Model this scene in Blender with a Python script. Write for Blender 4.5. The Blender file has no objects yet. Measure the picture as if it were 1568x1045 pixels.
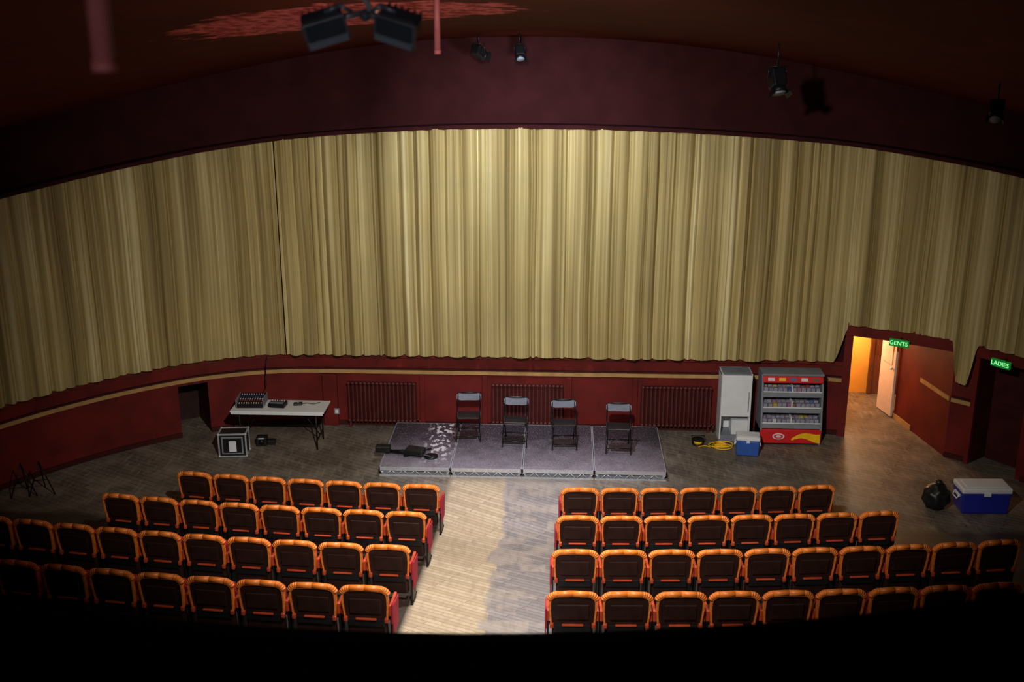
import bpy, bmesh, math, random, bisect
from mathutils import Vector, Matrix, Euler, noise
random.seed(7)
scene = bpy.context.scene
scene.view_settings.view_transform = 'Standard'
scene.view_settings.look = 'None'

def lin(c):
    return tuple(((v/255.0)/12.92 if v/255.0 <= 0.04045 else ((v/255.0+0.055)/1.055)**2.4) for v in c)

# ------------------------------------------------------------------ materials
def mat(name, rgb, rough=0.6, metal=0.0, var=0.25, scale=8.0, bump=0.0, emit=None, estr=0.0, spec=0.4, stretch=(1,1,1)):
    m = bpy.data.materials.new(name); m.use_nodes = True
    nt = m.node_tree; b = nt.nodes['Principled BSDF']
    c = lin(rgb)
    b.inputs['Roughness'].default_value = rough
    b.inputs['Metallic'].default_value = metal
    b.inputs['Specular IOR Level'].default_value = spec
    tc = nt.nodes.new('ShaderNodeTexCoord')
    mp = nt.nodes.new('ShaderNodeMapping'); mp.inputs['Scale'].default_value = stretch
    nt.links.new(tc.outputs['Object'], mp.inputs['Vector'])
    nz = nt.nodes.new('ShaderNodeTexNoise'); nz.inputs['Scale'].default_value = scale
    nz.inputs['Detail'].default_value = 5
    nt.links.new(mp.outputs['Vector'], nz.inputs['Vector'])
    cr = nt.nodes.new('ShaderNodeValToRGB')
    cr.color_ramp.elements[0].position = 0.3; cr.color_ramp.elements[1].position = 0.7
    cr.color_ramp.elements[0].color = tuple(v*(1-var) for v in c)+(1,)
    cr.color_ramp.elements[1].color = tuple(min(1, v*(1+var)) for v in c)+(1,)
    nt.links.new(nz.outputs['Fac'], cr.inputs['Fac'])
    nt.links.new(cr.outputs['Color'], b.inputs['Base Color'])
    if bump > 0:
        bp = nt.nodes.new('ShaderNodeBump'); bp.inputs['Strength'].default_value = bump
        bp.inputs['Distance'].default_value = 0.02
        nt.links.new(nz.outputs['Fac'], bp.inputs['Height'])
        nt.links.new(bp.outputs['Normal'], b.inputs['Normal'])
    if emit:
        b.inputs['Emission Color'].default_value = lin(emit)+(1,)
        b.inputs['Emission Strength'].default_value = estr
    return m

M = {}
M['wall_up'] = mat('maroon_plaster', (50, 18, 21), 0.85, var=0.2, scale=2.5, bump=0.1, spec=0.1)
M['dado'] = mat('red_dado_paint', (96, 22, 19), 0.65, var=0.3, scale=2.0, bump=0.1, spec=0.25)
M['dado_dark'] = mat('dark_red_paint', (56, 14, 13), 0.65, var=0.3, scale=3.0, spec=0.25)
M['cream'] = mat('cream_gold_paint', (168, 130, 80), 0.6, var=0.15, scale=5)
M['radiator'] = mat('radiator_red_brown', (78, 27, 26), 0.5, var=0.2, scale=6)
M['black'] = mat('black_matte', (20, 20, 22), 0.6, var=0.3)
M['black_metal'] = mat('black_metal', (34, 34, 38), 0.4, 0.6, var=0.2)
M['fixture'] = mat('fixture_grey_paint', (96, 104, 116), 0.5, 0.1, var=0.2)
M['steel'] = mat('brushed_steel', (190, 193, 203), 0.38, 0.5, var=0.15, scale=20)
M['grey'] = mat('grey_plastic', (120, 126, 138), 0.5, var=0.12)
M['chair_grey'] = mat('chair_back_grey', (112, 116, 130), 0.45, var=0.12)
M['white'] = mat('white_enamel', (215, 218, 226), 0.4, var=0.06, scale=4)
M['blue'] = mat('cooler_blue', (34, 40, 150), 0.4, var=0.1)
M['blue2'] = mat('cooler_light_blue', (44, 84, 165), 0.4, var=0.1)
M['redplastic'] = mat('red_plastic', (200, 34, 36), 0.45, var=0.08)
M['yellow'] = mat('yellow_plastic', (240, 190, 20), 0.5, var=0.1)
M['purple'] = mat('tray_lilac_grey', (140, 138, 158), 0.5, var=0.3, scale=20)
M['seat_wood'] = mat('varnished_orange_wood', (228, 124, 48), 0.4, var=0.22, scale=6, spec=0.5, stretch=(1, 5, 5))
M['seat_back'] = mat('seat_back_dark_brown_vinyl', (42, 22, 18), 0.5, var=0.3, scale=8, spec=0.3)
M['seat_red'] = mat('seat_crimson_velvet', (160, 20, 46), 0.8, var=0.2, scale=10)
M['seat_arm'] = mat('armrest_red_orange', (170, 64, 36), 0.5, var=0.2)
M['orange_wall'] = mat('ochre_orange_wall', (240, 182, 84), 0.7, var=0.10, scale=2)
M['brown_wood'] = mat('brown_wood', (92, 50, 30), 0.5, var=0.25, scale=4, stretch=(6, 6, 1))
M['pale_door'] = mat('pale_door_paint', (205, 186, 176), 0.5, var=0.06)
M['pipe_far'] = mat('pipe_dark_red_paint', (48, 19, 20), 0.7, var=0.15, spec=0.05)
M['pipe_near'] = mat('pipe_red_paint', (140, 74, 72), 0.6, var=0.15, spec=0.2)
M['sign_green'] = mat('exit_sign_green', (10, 120, 50), 0.5, var=0.05, emit=(10, 150, 50), estr=0.3)
M['sign_white'] = mat('exit_sign_letters', (200, 255, 210), 0.5, var=0.02, emit=(140, 255, 160), estr=0.9)
M['glass_face'] = mat('lamp_glass', (200, 214, 228), 0.25, 0.1, var=0.1)
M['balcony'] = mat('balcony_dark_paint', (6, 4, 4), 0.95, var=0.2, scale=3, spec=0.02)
for i, c in enumerate([(150, 60, 60), (175, 160, 90), (80, 100, 150), (190, 190, 200), (120, 80, 70), (150, 110, 140)]):
    M['prod%d' % i] = mat('ice_cream_wrapper_%d' % i, c, 0.5, var=0.2, scale=20)

class G:
    """tiny node helper"""
    def __init__(s, nt): s.nt = nt
    def m(s, op, a, b=None, c=None, clamp=False):
        n = s.nt.nodes.new('ShaderNodeMath'); n.operation = op; n.use_clamp = clamp
        for i, v in enumerate((a, b, c)):
            if v is None: continue
            if isinstance(v, (int, float)): n.inputs[i].default_value = v
            else: s.nt.links.new(v, n.inputs[i])
        return n.outputs[0]
    def mix(s, f, a, b):
        n = s.nt.nodes.new('ShaderNodeMix'); n.data_type = 'RGBA'
        for k, v in ((0, f), (6, a), (7, b)):
            if isinstance(v, tuple): n.inputs[k].default_value = v
            elif isinstance(v, (int, float)): n.inputs[k].default_value = v
            else: s.nt.links.new(v, n.inputs[k])
        return n.outputs[2]
    def noise(s, vec, sc, det=4, st=(1, 1, 1), rot=0):
        mp = s.nt.nodes.new('ShaderNodeMapping'); mp.inputs['Scale'].default_value = st
        mp.inputs['Rotation'].default_value = (0, 0, rot)
        s.nt.links.new(vec, mp.inputs['Vector'])
        n = s.nt.nodes.new('ShaderNodeTexNoise'); n.inputs['Scale'].default_value = sc; n.inputs['Detail'].default_value = det
        s.nt.links.new(mp.outputs['Vector'], n.inputs['Vector']); return n.outputs['Fac']
    def step(s, v, lo, hi):
        n = s.nt.nodes.new('ShaderNodeMapRange'); n.inputs['From Min'].default_value = lo; n.inputs['From Max'].default_value = hi
        s.nt.links.new(v, n.inputs['Value']); return n.outputs[0]

# curtain material (gold fabric; fold shading put into the colour as streaks along the drop via UV)
def curtain_mat():
    m = bpy.data.materials.new('gold_curtain_fabric'); m.use_nodes = True
    nt = m.node_tree; b = nt.nodes['Principled BSDF']; g = G(nt)
    b.inputs['Roughness'].default_value = 0.6
    b.inputs['Specular IOR Level'].default_value = 0.35
    uv = nt.nodes.new('ShaderNodeTexCoord').outputs['UV']
    n1 = g.noise(uv, 1.0, 3, (2.8, 0.08, 1)); n2 = g.noise(uv, 1.0, 3, (22.0, 0.12, 1)); n3 = g.noise(uv, 1.0, 4, (0.5, 1.2, 1))
    f = g.m('MULTIPLY_ADD', n2, 0.5, g.m('MULTIPLY', n1, 0.6))
    cr = nt.nodes.new('ShaderNodeValToRGB')
    cr.color_ramp.elements[0].position = 0.40; cr.color_ramp.elements[1].position = 0.74
    cr.color_ramp.elements[0].color = lin((120, 101, 60))+(1,)
    cr.color_ramp.elements[1].color = lin((216, 203, 156))+(1,)
    e = cr.color_ramp.elements.new(0.57); e.color = lin((170, 150, 98))+(1,)
    nt.links.new(f, cr.inputs['Fac'])
    col = g.mix(g.m('MULTIPLY', g.step(n3, 0.35, 0.7), 0.22), cr.outputs['Color'], lin((130, 126, 92))+(1,))
    nt.links.new(col, b.inputs['Base Color'])
    bp = nt.nodes.new('ShaderNodeBump'); bp.inputs['Strength'].default_value = 0.4; bp.inputs['Distance'].default_value = 0.03
    nt.links.new(n2, bp.inputs['Height']); nt.links.new(bp.outputs['Normal'], b.inputs['Normal'])
    return m
M['curtain'] = curtain_mat()

def floor_mat():
    m = bpy.data.materials.new('worn_wood_floor'); m.use_nodes = True
    nt = m.node_tree; b = nt.nodes['Principled BSDF']; g = G(nt)
    tc = nt.nodes.new('ShaderNodeTexCoord'); o = tc.outputs['Object']
    sx = nt.nodes.new('ShaderNodeSeparateXYZ'); nt.links.new(o, sx.inputs[0])
    X, Y = sx.outputs[0], sx.outputs[1]
    def bricks(rot, c1, c2, mort, w=1.6, h=0.12, ms=0.006):
        mp = nt.nodes.new('ShaderNodeMapping'); mp.inputs['Rotation'].default_value = (0, 0, rot)
        nt.links.new(o, mp.inputs['Vector'])
        br = nt.nodes.new('ShaderNodeTexBrick'); nt.links.new(mp.outputs['Vector'], br.inputs['Vector'])
        br.inputs['Scale'].default_value = 1; br.inputs['Brick Width'].default_value = w; br.inputs['Row Height'].default_value = h
        br.inputs['Mortar Size'].default_value = ms
        br.inputs['Color1'].default_value = lin(c1)+(1,); br.inputs['Color2'].default_value = lin(c2)+(1,)
        br.inputs['Mortar'].default_value = lin(mort)+(1,)
        return br.outputs['Color']
    dark = bricks(0.5, (112, 102, 92), (94, 85, 76), (60, 54, 49), 1.0, 0.11, 0.008)
    pale = bricks(0.55, (186, 169, 146), (164, 147, 124), (130, 115, 97), 1.4, 0.085, 0.006)
    grey = bricks(0.55, (144, 137, 137), (122, 116, 117), (92, 87, 89), 1.4, 0.085, 0.006)
    blocks = bricks(0.0, (255, 255, 255), (0, 0, 0), (120, 120, 120), 0.34, 0.3, 0.0)
    bw = nt.nodes.new('ShaderNodeRGBToBW'); nt.links.new(blocks, bw.inputs[0])
    n1 = g.noise(o, 2.2, 5); n2 = g.noise(o, 14, 5, (1, 0.2, 1), 0.55); n4 = g.noise(o, 0.9, 4)
    dark2 = g.mix(g.m('MULTIPLY', g.step(n1, 0.42, 0.75), 0.7), dark, lin((138, 128, 118))+(1,))
    dark2 = g.mix(g.m('MULTIPLY', g.step(n2, 0.5, 0.75), 0.5), dark2, lin((156, 147, 137))+(1,))
    dark2 = g.mix(g.m('MULTIPLY', g.step(n4, 0.45, 0.65), 0.4), dark2, lin((70, 62, 56))+(1,))
    blk = g.m('SUBTRACT', bw.outputs[0], 0.5)
    nf = g.m('MULTIPLY_ADD', n1, 0.3, -0.15)
    xw = g.m('ADD', X, g.m('MULTIPLY_ADD', blk, 0.14, nf))
    half = g.step(xw, -0.24, -0.18)
    patch = g.step(g.m('MULTIPLY_ADD', blk, 0.30, n1), 0.46, 0.56)
    grey2 = g.mix(g.m('MULTIPLY', patch, 0.5), grey, lin((164, 152, 140))+(1,))
    grey2 = g.mix(g.m('MULTIPLY', g.step(n2, 0.45, 0.7), 0.4), grey2, lin((104, 98, 100))+(1,))
    pale2 = g.mix(g.m('MULTIPLY', g.step(n2, 0.45, 0.7), 0.45), pale, lin((138, 122, 104))+(1,))
    ais = g.mix(half, pale2, grey2)
    # darker floor colour under the seating blocks
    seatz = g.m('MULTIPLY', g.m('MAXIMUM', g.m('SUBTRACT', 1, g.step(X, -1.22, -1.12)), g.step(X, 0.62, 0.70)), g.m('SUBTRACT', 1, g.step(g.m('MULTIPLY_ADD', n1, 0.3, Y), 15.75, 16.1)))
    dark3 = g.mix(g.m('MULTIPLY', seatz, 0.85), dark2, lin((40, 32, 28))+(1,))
    ml = g.step(X, -1.22, -1.12); mr = g.m('SUBTRACT', 1, g.step(X, 0.66, 0.74))
    my = g.m('SUBTRACT', 1, g.step(Y, 17.3, 17.6))
    mr2 = g.m('SUBTRACT', 1, g.step(xw, 0.9, 1.3))
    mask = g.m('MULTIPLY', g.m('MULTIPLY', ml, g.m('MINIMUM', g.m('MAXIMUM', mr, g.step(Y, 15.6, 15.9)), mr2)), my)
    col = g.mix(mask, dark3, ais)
    nt.links.new(col, b.inputs['Base Color'])
    b.inputs['Roughness'].default_value = 0.5; b.inputs['Specular IOR Level'].default_value = 0.35
    bp = nt.nodes.new('ShaderNodeBump'); bp.inputs['Strength'].default_value = 0.2; bp.inputs['Distance'].default_value = 0.01
    nt.links.new(n2, bp.inputs['Height']); nt.links.new(bp.outputs['Normal'], b.inputs['Normal'])
    return m
M['floor'] = floor_mat()

def deck_mat():
    m = bpy.data.materials.new('scuffed_stage_deck'); m.use_nodes = True
    nt = m.node_tree; b = nt.nodes['Principled BSDF']; g = G(nt)
    tc = nt.nodes.new('ShaderNodeTexCoord'); o = tc.outputs['Object']
    sx = nt.nodes.new('ShaderNodeSeparateXYZ'); nt.links.new(o, sx.inputs[0])
    n = g.noise(o, 4, 6); sc = g.noise(o, 34, 6, (1, 2.2, 1), 0.5); sc2 = g.noise(o, 18, 7, (2.5, 1, 1), -0.4)
    front = g.m('SUBTRACT', 1, g.step(g.m('MULTIPLY_ADD', n, 1.4, sx.outputs[1]), 18.2, 19.7))   # front highlight put into the colour, with scuffs
    dark = g.mix(g.step(sc2, 0.3, 0.75), lin((58, 54, 60))+(1,), lin((84, 78, 88))+(1,))
    front_sheen = g.mix(g.step(sc, 0.3, 0.75), lin((112, 106, 118))+(1,), lin((182, 174, 190))+(1,))
    base = g.mix(front, dark, front_sheen)
    base = g.mix(g.m('MULTIPLY', g.step(sc2, 0.55, 0.75), 0.4), base, lin((196, 190, 204))+(1,))
    px = g.m('MULTIPLY', g.step(sx.outputs[0], -1.8, -1.65), g.m('SUBTRACT', 1, g.step(sx.outputs[0], -1.35, -1.2)))
    py = g.step(sx.outputs[1], 17.6, 18.2)
    pf = g.m('MULTIPLY', g.m('MULTIPLY', px, py), g.step(g.noise(o, 13, 4, (1, .6, 1)), 0.53, 0.56))
    base = g.mix(pf, base, lin((232, 230, 238))+(1,))
    nt.links.new(base, b.inputs['Base Color']); b.inputs['Roughness'].default_value = 0.3; b.inputs['Metallic'].default_value = 0.35
    bp = nt.nodes.new('ShaderNodeBump'); bp.inputs['Strength'].default_value = 0.3; bp.inputs['Distance'].default_value = 0.006
    nt.links.new(sc2, bp.inputs['Height']); nt.links.new(bp.outputs['Normal'], b.inputs['Normal'])
    return m
M['deck'] = deck_mat()

def ceiling_mat():
    m = bpy.data.materials.new('red_brown_ceiling_paint'); m.use_nodes = True
    nt = m.node_tree; b = nt.nodes['Principled BSDF']; g = G(nt)
    tc = nt.nodes.new('ShaderNodeTexCoord'); o = tc.outputs['Object']
    sx = nt.nodes.new('ShaderNodeSeparateXYZ'); nt.links.new(o, sx.inputs[0])
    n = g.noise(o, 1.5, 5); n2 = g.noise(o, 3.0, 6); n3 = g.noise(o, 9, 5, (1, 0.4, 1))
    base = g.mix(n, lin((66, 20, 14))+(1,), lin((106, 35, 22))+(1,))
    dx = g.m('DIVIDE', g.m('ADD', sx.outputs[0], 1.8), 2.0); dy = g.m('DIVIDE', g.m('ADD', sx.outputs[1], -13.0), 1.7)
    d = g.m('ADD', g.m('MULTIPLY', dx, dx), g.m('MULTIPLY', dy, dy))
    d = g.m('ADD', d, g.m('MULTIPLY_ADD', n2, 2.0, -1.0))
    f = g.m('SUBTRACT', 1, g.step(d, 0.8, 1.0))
    pink = g.mix(g.step(n3, 0.42, 0.62), lin((238, 122, 122))+(1,), lin((172, 62, 58))+(1,))  # pink pool of lamplight put into the ceiling colour
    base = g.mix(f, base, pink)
    nt.links.new(base, b.inputs['Base Color']); b.inputs['Roughness'].default_value = 0.8; b.inputs['Specular IOR Level'].default_value = 0.1
    return m
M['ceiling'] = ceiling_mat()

# ------------------------------------------------------------------ mesh builder
class MB:
    def __init__(s): s.bm = bmesh.new(); s.mats = []
    def mi(s, k):
        if k not in s.mats: s.mats.append(k)
        return s.mats.index(k)
    def _merge(s, t, k, mtx=None, smooth=False):
        if mtx is not None: bmesh.ops.transform(t, matrix=mtx, verts=t.verts)
        i = s.mi(k)
        for f in t.faces: f.material_index = i; f.smooth = smooth
        me = bpy.data.meshes.new('tmp'); t.to_mesh(me); t.free(); s.bm.from_mesh(me); bpy.data.meshes.remove(me)
    def box(s, c, size, k, rot=(0, 0, 0), bev=0.0, taper=None, seg=2):
        t = bmesh.new(); bmesh.ops.create_cube(t, size=1.0)
        for v in t.verts:
            v.co = Vector((v.co.x*size[0], v.co.y*size[1], v.co.z*size[2]))
            if taper and v.co.z < 0: v.co.x *= taper; v.co.y *= taper
        if bev > 0: bmesh.ops.bevel(t, geom=list(t.edges), offset=bev, segments=seg, profile=0.5, affect='EDGES')
        s._merge(t, k, Matrix.Translation(c) @ Euler(rot).to_matrix().to_4x4(), smooth=False)
    def bx(s, x0, x1, y0, y1, z0, z1, k, bev=0.0):
        s.box(((x0+x1)/2, (y0+y1)/2, (z0+z1)/2), (x1-x0, y1-y0, z1-z0), k, bev=bev)
    def cyl(s, p0, p1, r, k, n=12, r2=None):
        p0 = Vector(p0); p1 = Vector(p1); d = p1-p0
        t = bmesh.new(); bmesh.ops.create_cone(t, cap_ends=True, segments=n, radius1=r, radius2=(r if r2 is None else r2), depth=d.length)
        q = Vector((0, 0, 1)).rotation_difference(d.normalized()).to_matrix().to_4x4()
        s._merge(t, k, Matrix.Translation((p0+p1)/2) @ q, smooth=True)
    def tube(s, pts, r, k, n=8):
        for a, b in zip(pts[:-1], pts[1:]): s.cyl(a, b, r, k, n)
        for p in pts[1:-1]: s.sph(p, r, k)
    def sph(s, c, r, k, sc=(1, 1, 1), sub=1):
        t = bmesh.new(); bmesh.ops.create_icosphere(t, subdivisions=sub+1, radius=r)
        for v in t.verts: v.co = Vector((v.co.x*sc[0], v.co.y*sc[1], v.co.z*sc[2]))
        s._merge(t, k, Matrix.Translation(c), smooth=True)
    def poly(s, pts, off, k):
        t = bmesh.new(); off = Vector(off)
        a = [t.verts.new(Vector(p)) for p in pts]; b = [t.verts.new(Vector(p)+off) for p in pts]
        t.faces.new(a); t.faces.new(list(reversed(b)))
        n = len(pts)
        for i in range(n): t.faces.new((a[(i+1) % n], a[i], b[i], b[(i+1) % n]))
        bmesh.ops.recalc_face_normals(t, faces=t.faces)
        s._merge(t, k)
    def ring(s, outer, inner, off, k):
        t = bmesh.new(); off = Vector(off); n = len(outer)
        A = [t.verts.new(Vector(p)) for p in outer]; B = [t.verts.new(Vector(p)) for p in inner]
        C = [t.verts.new(Vector(p)+off) for p in outer]; D = [t.verts.new(Vector(p)+off) for p in inner]
        for i in range(n-1):
            t.faces.new((A[i], A[i+1], B[i+1], B[i])); t.faces.new((C[i+1], C[i], D[i], D[i+1]))
            t.faces.new((A[i+1], A[i], C[i], C[i+1])); t.faces.new((B[i], B[i+1], D[i+1], D[i]))
        t.faces.new((A[0], B[0], D[0], C[0])); t.faces.new((B[-1], A[-1], C[-1], D[-1]))
        bmesh.ops.recalc_face_normals(t, faces=t.faces)
        s._merge(t, k)
    def grid(s, pts, k, smooth=True):
        t = bmesh.new(); V = [[t.verts.new(p) for p in row] for row in pts]
        for i in range(len(V)-1):
            for j in range(len(V[0])-1): t.faces.new((V[i][j], V[i][j+1], V[i+1][j+1], V[i+1][j]))
        s._merge(t, k, smooth=smooth)
    def mesh(s, name):
        me = bpy.data.meshes.new(name); s.bm.to_mesh(me); s.bm.free()
        for k in s.mats: me.materials.append(M[k])
        return me
    def obj(s, name, loc=(0, 0, 0), rz=0.0):
        me = s.mesh(name); o = bpy.data.objects.new(name, me); scene.collection.objects.link(o)
        o.location = loc; o.rotation_euler = (0, 0, rz); return o

def link(name, me, loc, rz=0):
    o = bpy.data.objects.new(name, me); scene.collection.objects.link(o); o.location = loc; o.rotation_euler = (0, 0, rz); return o

def text(parent, body, size, loc, rot, k, name='lettering'):
    cu = bpy.data.curves.new(name, 'FONT'); cu.body = body; cu.size = size; cu.extrude = 0.003
    cu.align_x = 'CENTER'; cu.align_y = 'CENTER'; cu.materials.append(M[k])
    o = bpy.data.objects.new(name, cu); scene.collection.objects.link(o)
    o.parent = parent; o.location = loc; o.rotation_euler = rot; return o

# ------------------------------------------------------------------ room plan
K = 0.013
def floor_z(x, y):
    yy = y - K*min(x*x, 60)
    t = 15.35 - yy
    if t <= 0: return 0.0
    return 0.172*t
def ceil_z(x, y): return 7.26 - (0.0195 if x > 0 else 0.0225)*x*x + 0.075*(19.9-y)
def head_z(x): return 5.73 - (0.0083 if x > 0 else 0.0120)*x*x

ctrl = [(-10.2, -2.5), (-10.2, 3), (-10.2, 8), (-10.0, 12), (-9.5, 14.8), (-8.7, 16.6), (-7.6, 18.05), (-6.4, 19.1), (-5.4, 19.62), (-4.5, 19.86), (-3.5, 19.9), (0, 19.9),
        (4, 19.9), (5.2, 19.9), (6.05, 19.75), (7.0, 19.25), (7.75, 18.72), (8.35, 18.05), (9.0, 17.1), (9.7, 15), (10.2, 12), (10.3, 8), (10.3, 3), (10.3, -2.5)]
path = []
for i in range(len(ctrl)-1):
    p0 = Vector(ctrl[max(i-1, 0)]); p1 = Vector(ctrl[i]); p2 = Vector(ctrl[i+1]); p3 = Vector(ctrl[min(i+2, len(ctrl)-1)])
    straight = (p1-p2).length > 3.2
    for k in range(12):
        t = k/12
        if straight: path.append(p1.lerp(p2, t)); continue
        path.append(0.5*((2*p1)+(-p0+p2)*t+(2*p0-5*p1+4*p2-p3)*t*t+(-p0+3*p1-3*p2+p3)*t*t*t))
path.append(Vector(ctrl[-1]))
S = [0.0]
for a, b in zip(path[:-1], path[1:]): S.append(S[-1]+(b-a).length)
def s_near(x, y):
    best = min(range(len(path)), key=lambda i: (path[i]-Vector((x, y))).length); return S[best]
def P(s):
    s = max(0, min(S[-1]-1e-4, s))
    lo, hi = 0, len(S)-1
    while hi-lo > 1:
        mid = (lo+hi)//2
        if S[mid] <= s: lo = mid
        else: hi = mid
    t = (s-S[lo])/max(1e-9, S[hi]-S[lo]); return path[lo].lerp(path[hi], t)
def Nrm(s):
    d = P(s+0.05)-P(s-0.05); d.normalize(); return Vector((d.y, -d.x))   # points into the room
def at(s, off, z):
    p = P(s)+Nrm(s)*off; return Vector((p.x, p.y, z))

sL = s_near(-10.0, 12); sHl0 = s_near(-6.36, 19.12); sHl1 = sHl0+0.55
sG0 = s_near(6.03, 19.75); sG1 = sG0+1.80
sD0 = sG1+0.46; sD1 = sD0+0.85
sR = s_near(10.2, 12)

def strip(b, s0, s1, z0, z1, off, k, ds=0.15, thick=0.0):
    n = max(1, int((s1-s0)/ds)); ss = [s0+(s1-s0)*i/n for i in range(n+1)]
    f0 = z0 if callable(z0) else (lambda s, z=z0: z); f1 = z1 if callable(z1) else (lambda s, z=z1: z)
    if thick <= 0:
        b.grid([[at(s, off, f0(s)), at(s, off, f1(s))] for s in ss], k, smooth=False)
    else:
        b.grid([[at(s, 0.0, f0(s)), at(s, off+thick, f0(s)), at(s, off+thick, f1(s)), at(s, 0.0, f1(s))] for s in ss], k, smooth=False)
        for s in (s0, s1):
            b.grid([[at(s, 0, f0(s)), at(s, off+thick, f0(s))], [at(s, 0, f1(s)), at(s, off+thick, f1(s))]], k, False)
def top(s):
    p = P(s); return ceil_z(p.x, p.y)+0.02

w = MB()
DZ = 1.45
strip(w, sL, sG0, DZ, top, 0, 'wall_up'); strip(w, sG0, sR, 2.05, top, 0, 'wall_up')
strip(w, sL, sHl0, 0, DZ, 0, 'dado'); strip(w, sHl0, sHl1, 1.0, DZ, 0, 'dado'); strip(w, sHl1, sG0, 0, DZ, 0, 'dado')
strip(w, sG1, sD0, 0, 2.05, 0, 'dado'); strip(w, sD1, sR, 0, 2.05, 0, 'dado')
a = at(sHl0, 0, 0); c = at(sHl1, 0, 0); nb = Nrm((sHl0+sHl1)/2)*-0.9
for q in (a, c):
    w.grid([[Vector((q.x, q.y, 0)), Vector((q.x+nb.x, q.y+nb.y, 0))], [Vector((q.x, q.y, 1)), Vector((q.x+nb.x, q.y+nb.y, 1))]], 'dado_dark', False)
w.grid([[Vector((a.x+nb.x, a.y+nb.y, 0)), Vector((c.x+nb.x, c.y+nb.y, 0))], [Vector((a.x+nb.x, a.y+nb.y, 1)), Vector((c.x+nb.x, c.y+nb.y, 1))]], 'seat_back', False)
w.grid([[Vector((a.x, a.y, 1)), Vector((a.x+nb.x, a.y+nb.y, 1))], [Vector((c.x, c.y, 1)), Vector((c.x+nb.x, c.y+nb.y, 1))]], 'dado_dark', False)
for x in (-3.72, 3.95):
    w.bx(x-0.14, x+0.14, 19.82, 19.9, 0, 1.04, 'dado', 0.01)
for x in (-1.95, -0.75, 0.85, 2.1):
    w.bx(x-0.05, x+0.05, 19.86, 19.9, 0, 1.04, 'dado', 0.01)
w.obj('wall_front')
w = MB(); strip(w, 0, sL, 0, top, 0, 'wall_up'); w.obj('wall_left')
w = MB(); strip(w, sR, S[-1]-0.001, 0, top, 0, 'wall_up'); w.obj('wall_right')
w = MB(); w.grid([[Vector((x, -2.5, 0)), Vector((x, -2.5, ceil_z(x, -2.5)+.02))] for x in [-10.2+20.5*i/30 for i in range(31)]], 'wall_up'); w.obj('wall_back')

# corridor behind gents doorway
w = MB(); H2 = 2.04
g0 = at(sG0, 0, 0); g1 = at(sG1, 0, 0)
def vwall(b, p, q, z0, z1, k): b.grid([[Vector((p[0], p[1], z0)), Vector((q[0], q[1], z0))], [Vector((p[0], p[1], z1)), Vector((q[0], q[1], z1))]], k, False)
CX, CY = 7.24, 20.75
vwall(w, (g0.x, g0.y), (6.05, 22.2), 0, H2, 'orange_wall')
vwall(w, (6.05, 22.2), (8.2, 22.2), 0, H2, 'orange_wall')
vwall(w, (8.2, 22.2), (CX, CY), 0, H2, 'orange_wall')
vwall(w, (CX, CY), (g1.x, g1.y), 0, H2, 'dado')
w.grid([[Vector((5.9, 22.3, H2)), Vector((8.3, 22.3, H2))], [Vector((g0.x-.02, g0.y-.03, H2)), Vector((g1.x+.02, g1.y-.03, H2))]], 'orange_wall', False)
w.obj('wall_corridor')
w = MB()
v0 = Vector((CX, CY, 0)); v1 = Vector((g1.x, g1.y, 0)); dd = (v1-v0).normalized(); nd = Vector((dd.y, -dd.x, 0))*0.02
if nd.x > 0: nd = -nd
for z0, z1, k in ((1.05, 1.13, 'cream'), (0, 0.1, 'cream')):
    v1b = v0+(v1-v0)*(0.98 if z0 > .5 else 0.35)
    vs = v0 if z0 < .5 else v0+(v1-v0)*0.45
    w.poly([vs+Vector((0, 0, z0)), v1b+Vector((0, 0, z0)), v1b+Vector((0, 0, z1)), vs+Vector((0, 0, z1))], nd, k)
w.obj('trim_4')
# doors
w = MB(); w.box((0, 0, 1.0), (0.05, 0.56, 1.96), 'pale_door', bev=0.006)
w.box((-0.03, 0, 1.4), (0.02, 0.36, 0.7), 'pale_door', bev=0.006); w.sph((-0.06, -0.22, 1.0), 0.03, 'steel')
w.obj('door_1', (7.13, 21.03, 0), 0.22)
w = MB()
w.bx(7.06, 7.14, 22.08, 22.17, 0, 2.02, 'brown_wood', .01); w.bx(7.82, 7.90, 22.08, 22.17, 0, 2.02, 'brown_wood', .01); w.bx(7.06, 7.90, 22.08, 22.17, 1.97, 2.03, 'brown_wood')
w.bx(7.14, 7.82, 22.10, 22.15, 0, 1.97, 'brown_wood'); w.obj('door_2')
# ladies recess: door
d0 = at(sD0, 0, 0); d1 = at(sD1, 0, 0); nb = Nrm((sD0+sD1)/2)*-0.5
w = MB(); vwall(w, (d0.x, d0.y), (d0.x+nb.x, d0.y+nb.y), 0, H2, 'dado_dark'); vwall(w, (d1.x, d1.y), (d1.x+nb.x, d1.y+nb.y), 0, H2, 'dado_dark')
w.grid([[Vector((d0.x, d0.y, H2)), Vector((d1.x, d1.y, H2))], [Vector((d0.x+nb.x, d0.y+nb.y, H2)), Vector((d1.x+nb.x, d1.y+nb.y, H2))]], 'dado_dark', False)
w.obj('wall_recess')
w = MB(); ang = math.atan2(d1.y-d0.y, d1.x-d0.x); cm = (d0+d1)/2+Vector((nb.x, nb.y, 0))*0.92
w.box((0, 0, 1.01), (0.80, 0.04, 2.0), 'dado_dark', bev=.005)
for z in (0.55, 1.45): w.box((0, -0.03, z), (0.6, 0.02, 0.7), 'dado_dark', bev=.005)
w.sph((0.33, -0.06, 1.0), 0.03, 'steel'); w.obj('door_3', (cm.x, cm.y, 0), ang)
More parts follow.
